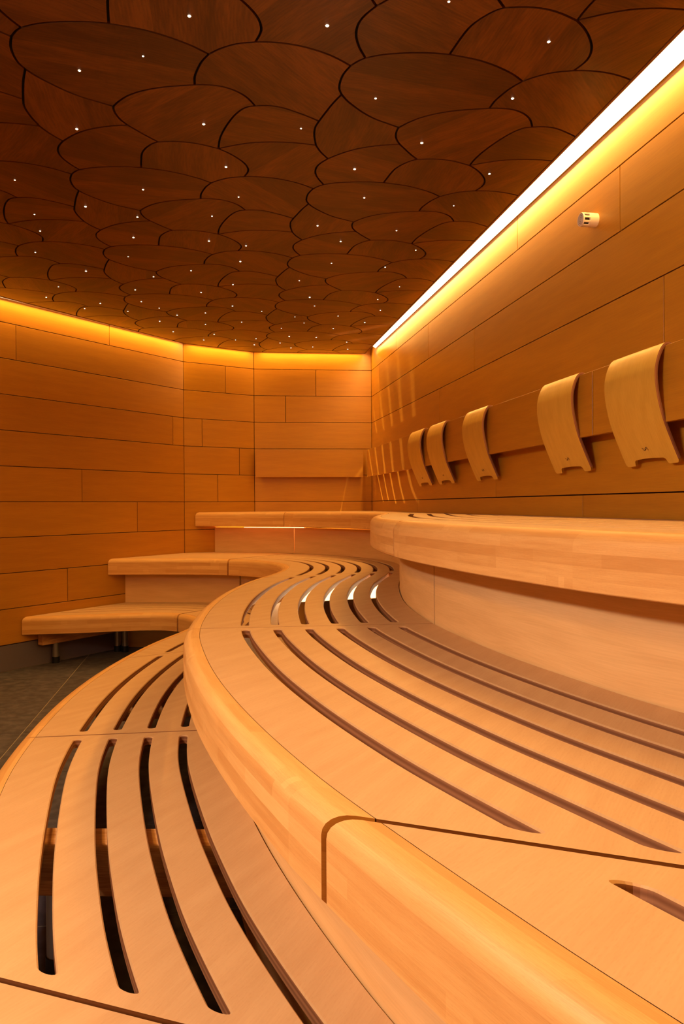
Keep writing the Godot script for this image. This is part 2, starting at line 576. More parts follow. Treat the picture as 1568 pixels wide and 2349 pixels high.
# ---------------------------------------------------------------- walls
func wall(called: String, label: String, p0: Vector2, p1: Vector2, rows: Array, y_bottom: float) -> Node3D:
	# rows: [k, [distances of vertical joints from p0]]; the row goes from joint k up to joint k+1
	var e := (p1 - p0).normalized()
	var inward := Vector2(e.y, -e.x)
	if inward.dot(Vector2(-1.2, 3.0) - p0) < 0.0:
		inward = -inward
	var len := p0.distance_to(p1)
	var root := thing(called, label, "wall", w3((p0 + p1) * 0.5, 0), "", "structure")
	var ax := Vector3(e.x, 0, -e.y)
	var az := Vector3(inward.x, 0, -inward.y)
	var back := MB.new()
	var c := (p0 + p1) * 0.5 - inward * (0.02 + 0.06)
	back.box(w3(c, (TOP_Y + 0.1) * 0.5), ax, Vector3.UP, az, Vector3(len * 0.5 + 0.14, (TOP_Y + 0.1) * 0.5, 0.06))
	part("backing", root, [back], [M.joint_dark])
	var by_k := {}
	for r in rows:
		by_k[r[0]] = r[1]
	for k in range(-5, 7):
		var ya := maxf(JOINT_Y + k * PANEL_H, y_bottom)
		var yb := minf(JOINT_Y + (k + 1) * PANEL_H, TOP_Y)
		if k == 5:
			yb = TOP_Y
		if yb - ya < 0.03 or k > 5:
			continue
		var cuts := [0.0]
		if by_k.has(k):
			for q in by_k[k]:
				cuts.append(q)
		cuts.append(len)
		cuts.sort()
		for i in cuts.size() - 1:
			var a: float = cuts[i]
			var b: float = cuts[i + 1]
			if b - a < 0.02:
				continue
			var mb := MB.new()
			var t := rng.randf_range(0.9, 1.06)
			mb.tone = Color(t, t * rng.randf_range(0.97, 1.03), t)
			mb.box(w3(p0 + e * ((a + b) * 0.5) - inward * 0.009, (ya + yb) * 0.5), ax, Vector3.UP, az, Vector3((b - a) * 0.5 - 0.0027, (yb - ya) * 0.5 - 0.0027, 0.009), 0.0005, Vector2(rng.randf() * 4.0, rng.randf() * 4.0))
			part("wall_panel", root, [mb], [M.veneer])
	return root

func cuts_px(list: Array, p0: Vector2, p1: Vector2) -> Array:
	var out := []
	for q in list:
		out.append(on_wall(q[0], q[1], p0, p1))
	return out

# ---------------------------------------------------------------- lamps
func area_light(parent: Node3D, at: Vector3, along: Vector3, dir: Vector3, size: Vector2, energy: float, col: Color) -> void:
	var l := AreaLight3D.new()
	l.name = "lamp_light"
	parent.add_child(l, true)
	var z := -dir.normalized()
	var x := along.normalized()
	l.basis = Basis(x, z.cross(x).normalized(), z)
	l.position = at - parent.position
	l.area_size = size
	l.area_normalize_energy = false
	l.light_energy = energy
	l.light_color = col
	l.area_range = 14.0
	l.shadow_enabled = true

func led_strip(label: String, a: Vector2, b: Vector2, inward: Vector2, y: float, energy: float, col: Color) -> void:
	var c := (a + b) * 0.5
	var root := thing("led_strip", label, "light strip", w3(c, y), "cove light strips round the ceiling")
	var e := (b - a).normalized()
	var ax := Vector3(e.x, 0, -e.y)
	var wallward := Vector3(-inward.x, 0, inward.y)
	var dir := (wallward * -0.57 + Vector3.DOWN * 0.82).normalized()
	var az := ax.cross(dir).normalized()
	var half := a.distance_to(b) * 0.5
	var body := MB.new()
	body.box(w3(c, y) - dir * 0.009, ax, dir, az, Vector3(half, 0.005, 0.039), 0.002)
	part("profile", root, [body], [M.lamp_body])
	var gl := MB.new()
	gl.box(w3(c, y) - dir * 0.002, ax, dir, az, Vector3(half, 0.002, 0.0375))
	part("diffuser", root, [gl], [M.led_glow], "glowing warm light diffuser")
	area_light(root, w3(c, y) + dir * 0.004, ax, dir, Vector2(half * 2.0, 0.073), energy, col)

# ---------------------------------------------------------------- main
func _ready() -> void:
	rng.seed = 77
	# camera: level within half a degree, as the photograph's horizon shows
	var pitch := atan(15.5 / FOCAL)
	var roll := 0.006
	var f0 := Vector3(0, -sin(pitch), -cos(pitch))
	var u0 := Vector3(0, cos(pitch), -sin(pitch))
	cam_f = f0
	cam_r = Vector3.RIGHT * cos(roll) - u0 * sin(roll)
	cam_u = u0 * cos(roll) + Vector3.RIGHT * sin(roll)
	var cam := Camera3D.new()
	cam.name = "camera"
	add_child(cam)
	cam.transform = Transform3D(Basis(cam_r, cam_u, -cam_f), Vector3(0, EYE, 0))
	cam.fov = rad_to_deg(2.0 * atan(1174.5 / FOCAL))
	cam.near = 0.02
	cam.current = true
	var env := Environment.new()
	env.background_mode = Environment.BG_COLOR
	env.background_color = Color.BLACK
	env.tonemap_mode = Environment.TONE_MAPPER_LINEAR
	env.tonemap_exposure = 1.0
	env.sdfgi_enabled = true
	env.ssao_enabled = true
	env.ssil_enabled = true
	var we := WorldEnvironment.new()
	we.name = "environment"
	we.environment = env
	add_child(we)
	var LED := Color(1.0, 0.77, 0.41)
	var LED_E := 17.0
	var WALL_LAMP := Color(1.0, 0.93, 0.90)
	var WALL_LAMP_E := 52.0
	var UNDER := Color(1.0, 0.86, 0.66)

	make_materials()
	glow("led_glow", Color(1.0, 0.90, 0.70), 2.6)
	glow("star_glow", Color(1.0, 0.93, 0.78), 9.0)
	glow("under_glow", UNDER, 2.2)
	glow("wall_glow", WALL_LAMP, 3.0)

	# ------------------------------------------------ room outline
	var C := Vector2(0.312, 7.77)
	var B := Vector2(-0.888, 7.64)
	var A := Vector2(-1.518, 7.23)
	var dr := Vector2(309, -1720).normalized()
	var dl := Vector2(-1103, -1720).normalized()
	var RN := C + dr * 9.25
	var L1 := A + dl * 3.15
	var L2 := Vector2(-1.95, 1.75)
	var L3 := Vector2(-1.85, -1.35)

	# ------------------------------------------------ walls
	var wr := wall("wall_right", "right wall of long horizontal amber wood veneer panels with backrest rail", C, RN, [
		[5, cuts_px([[908, 760], [1186, 530]], C, RN) + [6.9]],
		[4, cuts_px([[870, 880], [981.5, 780], [1421, 460]], C, RN) + [7.6]],
		[3, cuts_px([[870, 930], [1087, 800]], C, RN) + [6.4]],
		[2, cuts_px([[1007.5, 930], [1522, 720]], C, RN) + [7.0]],
		[1, [2.6, 5.6, 7.7]],
		[0, cuts_px([[1137, 1120]], C, RN) + [6.3]],
		[-1, cuts_px([[957, 1160], [1336, 1175]], C, RN) + [7.4]],
		[-2, [2.0, 5.0]], [-3, [3.4, 6.4]], [-4, [1.4, 4.4]]], 0.0)
	var wb := wall("wall_back", "narrow far end wall of amber veneer panels beyond the upper bench", B, C, [
		[4, cuts_px([[724, 880]], B, C)], [3, cuts_px([[655, 940]], B, C)], [-2, [0.5]]], 0.0)
	var wm := wall("wall_back_left", "short angled wall facet of amber veneer panels in the far left corner", A, B, [
		[4, cuts_px([[517, 870]], A, B)], [2, cuts_px([[463.4, 990]], A, B)], [1, cuts_px([[548.7, 1055]], A, B)], [0, cuts_px([[499.5, 1115]], A, B)], [-3, [0.3]]], 0.0)
	var wl := wall("wall_left", "long left wall of horizontal amber wood veneer panels above a grey plinth", A, L1, [
		[5, cuts_px([[250.6, 770]], A, L1) + [3.4]], [4, cuts_px([[36.7, 780]], A, L1) + [4.0]], [3, [2.6]], [2, cuts_px([[396.4, 990]], A, L1) + [2.9]],
		[1, [2.2, 4.3]], [0, cuts_px([[188, 1110]], A, L1) + [3.1]], [-1, cuts_px([[315, 1185]], A, L1) + [3.7]], [-2, [2.5]], [-3, cuts_px([[155, 1340]], A, L1) + [3.2]], [-4, [2.8]]], 0.196)
	wall("wall_far_left", "angled amber veneer wall linking the long left wall and the lamp wall", L1, L2, [[5, [1.0]], [3, [0.7]], [1, [1.4]], [-1, [0.9]]], 0.0)
	wall("wall_near_left", "amber veneer wall carrying the long warm white lamp", L2, L3, [[4, [1.0]], [2, [0.7]], [0, [1.4]]], 0.0)
	wall("wall_front", "plain amber veneer wall at the near end of the benches", L3, RN, [[5, [1.5, 4.2]], [4, [2.8]], [3, [1.1, 3.9]], [2, [2.4, 5.0]], [1, [1.8]], [0, [3.3]], [-1, [2.2, 4.6]]], 0.0)
	# plinth below the left wall
	var inl := Vector2(-dl.y, dl.x)
	if inl.dot(Vector2(-1.2, 3.0) - A) < 0.0:
		inl = -inl
	var bb := thing("baseboard_left", "dull grey recessed plinth below the left wall panels", "baseboard", w3(A.lerp(L1, 0.5), 0), "", "structure")
	var bbm := MB.new()
	bbm.box(w3(A.lerp(L1, 0.5) - inl * 0.013, 0.098), Vector3(dl.x, 0, -dl.y), Vector3.UP, Vector3(inl.x, 0, -inl.y), Vector3(2.5, 0.098, 0.006), 0.001)
	part("plinth_board", bb, [bbm], [M.plinth])

	# ------------------------------------------------ floor of slate tiles
	var room := PackedVector2Array([C, B, A, L1, L2, L3, RN])
	var floor_root := thing("floor", "dark grey brown slate tile floor with pale thin grout lines", "floor", Vector3(-1.2, 0, -3.0), "", "structure")
	var fb := MB.new()
	var big := Geometry2D.offset_polygon(room, 0.12, Geometry2D.JOIN_MITER)[0]
	var tris := Geometry2D.triangulate_polygon(big)
	for i in range(0, tris.size(), 3):
		for yy in [-0.0015, -0.08]:
			var nn := Vector3.UP if yy > -0.05 else Vector3.DOWN
			fb.tri(w3(big[tris[i]], yy), w3(big[tris[i + 1]], yy), w3(big[tris[i + 2]], yy), nn, nn, nn)
	part("grout_bed", floor_root, [fb], [M.grout])
	var ta := Vector2(-0.166, 0.986)
	var tb := Vector2(0.986, 0.166)
	var TS := 0.673
	for i in range(-6, 14):
		for j in range(-8, 8):
			var ca := 4.345 + (i - 5) * TS + TS * 0.5
			var cb := -1.057 + j * TS + TS * 0.5
			var sq := PackedVector2Array()
			for q in [[-1, -1], [1, -1], [1, 1], [-1, 1]]:
				sq.append(ta * (ca + q[0] * (TS * 0.5 - 0.0027)) + tb * (cb + q[1] * (TS * 0.5 - 0.0027)))
			var cl := Geometry2D.intersect_polygons(sq, room)
			if cl.is_empty():
				continue
			var po: PackedVector2Array = cl[0]
			var tr := Geometry2D.triangulate_polygon(po)
			var mb := MB.new()
			var t := rng.randf_range(0.8, 1.15)
			mb.tone = Color(t, t, t)
			var uo := Vector2(rng.randf(), rng.randf())
			for q in range(0, tr.size(), 3):
				mb.tri(w3(po[tr[q]], 0), w3(po[tr[q + 1]], 0), w3(po[tr[q + 2]], 0), Vector3.UP, Vector3.UP, Vector3.UP, po[tr[q]] + uo, po[tr[q + 1]] + uo, po[tr[q + 2]] + uo)
			for q in po.size():
				var p := po[q]
				var p2 := po[(q + 1) % po.size()]
				var oe := (p2 - p).normalized()
				var on := Vector3(oe.y, 0, oe.x)
				if on.dot(w3(p, 0) - w3(ta * ca + tb * cb, 0)) < 0:
					on = -on
				mb.quad(w3(p, 0), w3(p2, 0), w3(p2, -0.0015), w3(p, -0.0015), on)
			part("floor_tile", floor_root, [mb], [M.slate])

	# ------------------------------------------------ ceiling
	var outline := PackedVector2Array([Vector2(0.249, 7.66), Vector2(-0.885, 7.555), Vector2(-1.492, 7.135), Vector2(-3.09, 4.56), Vector2(-1.845, 1.74), Vector2(-1.745, -1.24), Vector2(1.745, -1.24)])
	build_ceiling(outline, room)

	# ------------------------------------------------ cove light strips
	var strips := [
		["glowing cove light strip above the long right wall", C, RN, 0.042, 0.25, 0.25],
		["glowing cove light strip above the far end wall", B, C, 0.042, 0.06, 0.10],
		["glowing cove light strip above the short angled far corner wall", A, B, 0.042, 0.05, 0.05],
		["glowing cove light strip above the long left wall", L1, A, 0.042, 0.06, 0.05],
		["glowing cove light strip above the angled wall beside the lamp wall", L2, L1, 0.042, 0.1, 0.1],
		["glowing cove light strip above the wall with the long lamp", L3, L2, 0.042, 0.1, 0.1],
		["glowing cove light strip above the plain near end wall", L3, RN, 0.042, 0.2, 0.2]]
	for s in strips:
		var e: Vector2 = (s[2] - s[1]).normalized()
		var inw := Vector2(e.y, -e.x)
		if inw.dot(Vector2(-1.2, 3.0) - s[1]) < 0.0:
			inw = -inw
		led_strip(s[0], s[1] + e * s[4] + inw * s[3], s[2] - e * s[5] + inw * s[3], inw, 2.831, LED_E, LED)

	# long white wall lamp left of the view: the benches' nosings throw their shadows away from it
	var we2 := (L3 - L2).normalized()
	var wi := Vector2(we2.y, -we2.x)
	if wi.dot(Vector2(-1.2, 3.0) - L2) < 0.0:
		wi = -wi
	var wc := L2.lerp(L3, 0.4)
	var wroot := thing("wall_lamp", "long warm white lamp high on the side wall opposite the backrests", "lamp", w3(wc, 2.2))
	var wd := (Vector3(wi.x, 0, -wi.y) * 0.9 + Vector3.DOWN * 0.6).normalized()
	var wax := Vector3(we2.x, 0, -we2.y)
	var waz := wax.cross(wd).normalized()
	var wp := w3(wc + wi * 0.09, 2.2)
	var wbody := MB.new()
	wbody.box(wp - wd * 0.035, wax, wd, waz, Vector3(0.52, 0.03, 0.07), 0.004)
	part("housing", wroot, [wbody], [M.lamp_body])
	var wg := MB.new()
	wg.box(wp - wd * 0.003, wax, wd, waz, Vector3(0.5, 0.002, 0.06))
	part("diffuser", wroot, [wg], [M.wall_glow], "glowing warm white lamp face")
	area_light(wroot, wp + wd * 0.003, wax, wd, Vector2(1.0, 0.12), WALL_LAMP_E, WALL_LAMP)

	# ------------------------------------------------ benches
	var nose_low := smooth_curve([Vector2(-2.60, 5.725), Vector2(-2.42, 5.75), Vector2(-2.18, 5.785), Vector2(-1.95, 5.83), Vector2(-1.70, 5.895), Vector2(-1.45, 5.915), Vector2(-1.28, 5.845), Vector2(-1.14, 5.67), Vector2(-1.07, 5.42), Vector2(-1.10, 5.12), Vector2(-1.185, 4.72), Vector2(-1.240, 4.30), Vector2(-1.265, 3.9), Vector2(-1.266, 3.55), Vector2(-1.245, 3.2), Vector2(-1.19, 2.77), Vector2(-1.125, 2.42), Vector2(-1.05, 2.14), Vector2(-0.935, 1.78), Vector2(-0.849, 1.543), Vector2(-0.755, 1.31), Vector2(-0.62, 1.03), Vector2(-0.45, 0.72), Vector2(-0.2, 0.3), Vector2(0.1, -0.15), Vector2(0.4, -0.6)], 8)
	var nose_mid := smooth_curve([Vector2(-2.14, 6.44), Vector2(-1.9, 6.45), Vector2(-1.65, 6.445), Vector2(-1.437, 6.43), Vector2(-1.15, 6.39), Vector2(-0.93, 6.31), Vector2(-0.70, 6.14), Vector2(-0.53, 5.88), Vector2(-0.45, 5.57), Vector2(-0.445, 5.27), Vector2(-0.478, 5.0), Vector2(-0.535, 4.72), Vector2(-0.588, 4.43), Vector2(-0.625, 4.05), Vector2(-0.640, 3.69), Vector2(-0.630, 3.28), Vector2(-0.605, 2.97), Vector2(-0.58, 2.76), Vector2(-0.53, 2.486), Vector2(-0.403, 2.012), Vector2(-0.258, 1.60), Vector2(-0.112, 1.26), Vector2(-0.002, 1.045), Vector2(0.135, 0.80), Vector2(0.242, 0.621), Vector2(0.42, 0.35), Vector2(0.68, 0.0), Vector2(1.0, -0.4), Vector2(1.25, -0.7)], 8)
	var riser_up := smooth_curve([Vector2(-1.42, 7.44), Vector2(-1.26, 7.39), Vector2(-0.85, 7.27), Vector2(-0.427, 7.08), Vector2(0.059, 6.62), Vector2(0.36, 6.1), Vector2(0.43, 5.70), Vector2(0.43, 5.3), Vector2(0.37, 4.7), Vector2(0.315, 4.149), Vector2(0.291, 3.574), Vector2(0.307, 3.2), Vector2(0.348, 2.844), Vector2(0.402, 2.58), Vector2(0.466, 2.33), Vector2(0.523, 2.138), Vector2(0.587, 1.962), Vector2(0.673, 1.739), Vector2(0.734, 1.612), Vector2(0.9, 1.3), Vector2(1.17, 0.8), Vector2(1.5, 0.25), Vector2(1.75, -0.2), Vector2(1.95, -0.6)], 8)
	var nose_up := offset(riser_up, -0.155)
	var riser_mid := offset(nose_mid, 0.155)
	var in_w := []
	for q in [[A, -0.12], [A, 0.0], [B, 0.0], [C, 0.0], [RN, 0.0]]:
		in_w.append(q[0])
	var ib := Vector2(-(B - A).y, (B - A).x).normalized()
	var wall_back := PackedVector2Array([A + (A - B).normalized() * 0.4 - ib * 0.006, A - ib * 0.006, B + Vector2(0.004, -0.007), C + Vector2(-0.007, -0.006), RN + Vector2(-0.006, 0)])
	# the far left middle section ends against the angled wall before it meets the upper riser
	var back_a := PackedVector2Array([A + (A - B).normalized() * 0.4 - ib * 0.006, Vector2(-1.275, 7.378)])
	for q in riser_up:
		if q.x > -1.24:
			back_a.append(q)
	var JM := [Vector2(-0.945, 6.36), Vector2(0.56, 0.83)]
	var lines_low := [[Vector2(-2.462, 5.748), Vector2(0.54, 0.842), 0.004], [Vector2(-1.275, 5.87), Vector2(0.5, 0.72), 0.008], [Vector2(-1.209, 4.169), Vector2(0.303, 0.203), 0.0018], [Vector2(-1.154, 2.742), Vector2(0.616, 0.078), 0.0042], [Vector2(-0.616, 1.333), Vector2(0.329, -0.114), 0.006], [Vector2(-0.25, 0.42), Vector2(0.9, -0.3), 0.005]]
	var lines_mid := [[Vector2(-2.017, 6.45), Vector2(0.54, 0.842), 0.004], [JM[0], JM[1], 0.008], [Vector2(-0.56, 4.648), Vector2(0.947, 0.459), 0.0018], [Vector2(-0.527, 2.756), Vector2(0.874, 0.089), 0.0022], [Vector2(0.046, 1.068), Vector2(0.375, -0.143), 0.0055], [Vector2(0.55, 0.13), Vector2(0.9, -0.3), 0.005]]
	var lines_up := [[Vector2(-1.39, 7.305), Vector2(0.627, 0.41), 0.004], [Vector2(-0.44, 7.11), Vector2(0.56, 0.83), 0.004], [Vector2(0.387, 5.107), Vector2(0.947, 0.459), 0.0018], [Vector2(0.347, 2.845), Vector2(0.874, 0.089), 0.007], [Vector2(0.421, 0.925) , Vector2(0.375, -0.143), 0.005], [Vector2(1.45, -0.17), Vector2(0.9, -0.3), 0.005]]
	lines_up[4][0] = Vector2(0.9, 0.76)
	var glabel := {
		"low": ["lowest bench section on steel legs, ending against the left wall above the plinth", "lowest bench section in the far inner corner behind the middle bench bulge", "lowest bench section on the far bulge, its slots narrowing beyond the cross joint", "lowest bench section with four long dark slots showing beam and leg below", "lowest bench section beyond the wide groove at the near end, plain corner"],
		"mid": ["middle bench section with plain deck ending against the left wall", "middle bench section in the far hollow with hooked curved slots", "middle bench section with slots glowing white from the lamp below", "large middle bench section with six long curved slots between two straight joints", "middle bench section at the near end, beyond the wide groove with rounded nosing"],
		"up": ["highest bench section along the short angled far wall", "highest bench section in the far corner along the end wall", "highest bench section on the far bulge beyond the vertical nosing joint", "highest long bench section running below the hanging backrests", "highest bench section at the near end of the right wall"]}
	var grains := [0.1, -0.6, 1.0, 1.15, 0.95]
	for i in 5:
		var near: bool = i == 3
		var n_seg: int = [22, 34, 34, 48, 26][i]
		var t := rng.randf_range(0.96, 1.03)
		var b1 := bench({"nose": nose_low, "back": riser_mid, "y": 0.395, "lines": [lines_low[i], lines_low[i + 1]], "n": n_seg, "slots": 4, "first": 0.145, "pitch": 0.1255, "depth": 0.75, "grain": grains[i], "riser": false, "m0": 0.3 if i == 4 else 0.055, "label": glabel.low[i], "tone": Color(t, t, t)})
		bench_supports(b1, i, nose_low, lines_low)
		t = rng.randf_range(0.96, 1.03)
		bench({"nose": nose_mid, "back": back_a if i == 0 else riser_up, "y": 0.789, "lines": [lines_mid[i], lines_mid[i + 1]], "n": n_seg, "slots": 0 if i == 0 else 6, "first": 0.149, "pitch": 0.1146, "depth": 0.95, "grain": grains[i] - 0.1, "riser_gap": 0.006, "m0": 0.105 if i == 4 else 0.055, "label": glabel.mid[i], "tone": Color(t, t, t)})
		t = rng.randf_range(0.96, 1.03)
		bench({"nose": nose_up, "back": wall_back, "y": 1.18, "lines": [lines_up[i], lines_up[i + 1]], "n": n_seg, "slots": 0 if i == 0 else 6, "first": 0.149, "pitch": 0.1146, "depth": 0.9 if i > 1 else 0.5, "grain": grains[i], "riser_gap": 0.014 if i < 2 else 0.005, "label": glabel.up[i], "tone": Color(t, t, t)})

	# ------------------------------------------------ lamps under the benches
	var lamp := func(label: String, a: Vector2, b: Vector2, y0: float, face: Vector3, h: float, energy: float) -> void:
		var c := (a + b) * 0.5
		var root := thing("under_bench_lamp", label, "lamp", w3(c, y0), "lamps hidden under the benches")
		var e := (b - a).normalized()
		var ax := Vector3(e.x, 0, -e.y)
		var az := ax.cross(face).normalized()
		var half := a.distance_to(b) * 0.5
		var body := MB.new()
		body.box(w3(c, y0) - face * 0.02, ax, face, az, Vector3(half, 0.015, h * 0.5), 0.003)
		part("housing", root, [body], [M.lamp_body])
		var gl := MB.new()
		gl.box(w3(c, y0) - face * 0.003, ax, face, az, Vector3(half - 0.005, 0.002, h * 0.5 - 0.005))
		part("diffuser", root, [gl], [M.under_glow], "glowing white lamp face")
		area_light(root, w3(c, y0) + face * 0.002, ax, face, Vector2(half * 2.0 - 0.02, h - 0.02), energy, UNDER)
	var j0 := Vector2(0.947, 0.459).normalized()
	lamp.call("bright white lamp panel glowing through the middle bench slots", Vector2(-0.30, 4.86), Vector2(0.38, 5.12), 0.665, Vector3(j0.y, 0, j0.x).normalized(), 0.115, 10.0)
	var jf := Vector2(0.48, -0.17).normalized()
	lamp.call("lamp strip glowing in the gap below the far highest bench", Vector2(-0.97, 7.385), Vector2(-0.36, 7.186), 0.985, Vector3(jf.y, 0, jf.x).normalized(), 0.1, 6.0)

	lamp.call("small floor lamp under the far corner bench throwing pale stripes through the slots", Vector2(-0.58, 7.30), Vector2(-0.52, 7.27), 0.09, Vector3.UP, 0.06, 4200.0)

	# ------------------------------------------------ backrest rails and backrests
	var out_r := Vector2(dr.y, -dr.x)
	if out_r.dot(Vector2(-1.2, 3.0) - C) < 0.0:
		out_r = -out_r
	var out_b := Vector2((C - B).y, -(C - B).x).normalized()
	var at_d := func(px: float, d: float) -> float:     # distance along the right wall of a pixel column on a plane d in front of it
		return on_wall(px, 1000.0, C + out_r * d, RN + out_r * d)
	var r0: float = at_d.call(841.5, 0.085)
	var r1: float = at_d.call(973.5, 0.085)
	var r2: float = at_d.call(1359.0, 0.085)
	rail("backrest rail board at the right wall corner crossed by pale light stripes", C, dr, out_r, r0, r1 - 0.004)
	rail("long backrest rail board carrying three hanging backrests", C, dr, out_r, r1 + 0.004, r2 - 0.004)
	rail("backrest rail board beyond the dark joint slit, carrying a single backrest", C, dr, out_r, r2 + 0.004, 7.6)
	var be := (C - B).normalized()
	rail("backrest rail board without backrests on the far end wall", B, be, out_b, 0.012, (C - B).length() - 0.105)
	var zs := [5.758, 5.248, 4.495, 3.443, 2.835]
	var blab := ["curved wooden backrest at the far end of the row, beside the pale light stripes", "curved wooden backrest second in the row, hung over the rail beside the joint slit", "curved wooden backrest in the middle of the row on the long rail", "curved wooden backrest on the far side of the dark rail joint slit", "curved wooden backrest on the near side of the dark rail joint slit"]
	for i in 5:
		backrest(blab[i], C, dr, out_r, (zs[i] - 7.77) / dr.y, i)

	# ------------------------------------------------ temperature sensor
	var st: float = on_wall(1366.0, 501.0, C, RN)
	sensor(C + dr * st, out_r, 2.478)

	# ------------------------------------------------ star lights
	build_stars()

func bench_supports(root: Node3D, i: int, nose: PackedVector2Array, lines: Array) -> void:
	var under := 0.395 - 0.03
	if i == 3:
		beam(root, Vector2(-0.98, 2.0), Vector2(-0.22, 1.975), 0.095, under - 0.14, under - 0.001)
		leg(root, Vector2(-0.765, 1.985), under - 0.14)
		leg(root, Vector2(-0.33, 1.98), under - 0.14)
	elif i == 2:
		beam(root, Vector2(-1.17, 3.55), Vector2(-0.55, 3.7), 0.095, under - 0.14, under - 0.001)
		leg(root, Vector2(-1.02, 3.586), under - 0.14)
		leg(root, Vector2(-0.62, 3.683), under - 0.14)
	elif i == 4:
		beam(root, Vector2(-0.45, 0.95), Vector2(0.15, 0.75), 0.095, under - 0.14, under - 0.001)
		leg(root, Vector2(-0.38, 0.926), under - 0.14)
		leg(root, Vector2(0.05, 0.783), under - 0.14)
	elif i == 0:
		beam(root, Vector2(-2.36, 5.845), Vector2(-1.96, 6.47), 0.06, 0.160, 0.257)
		leg(root, Vector2(-2.285, 5.962), 0.160)
		leg(root, Vector2(-1.93, 6.42), under)
		leg(root, Vector2(-1.86, 6.40), under)
	else:
		leg(root, Vector2(-1.20, 6.02), under)
		leg(root, Vector2(-0.85, 5.2), under)

func rail(label: String, o: Vector2, e: Vector2, outw: Vector2, a: float, b: float) -> void:
	var c := o + e * ((a + b) * 0.5)
	var root := thing("backrest_rail", label, "rail", w3(c, 1.528), "backrest rail boards")
	var ax := Vector3(e.x, 0, -e.y)
	var az := Vector3(outw.x, 0, -outw.y)
	var mb := MB.new()
	var t := rng.randf_range(0.92, 1.02)
	mb.tone = Color(t, t, t)
	mb.box(w3(c + outw * 0.074, 1.663), ax, Vector3.UP, az, Vector3((b - a) * 0.5, 0.135, 0.011), 0.0006, Vector2(rng.randf() * 3, rng.randf() * 3))
	part("board", root, [mb], [M.veneer])
	var bt := MB.new()
	bt.box(w3(c + outw * 0.0315, 1.62), ax, Vector3.UP, az, Vector3((b - a) * 0.5 - 0.03, 0.075, 0.0305), 0.0, Vector2(rng.randf() * 3, rng.randf() * 3))
	part("batten", root, [bt], [M.veneer])

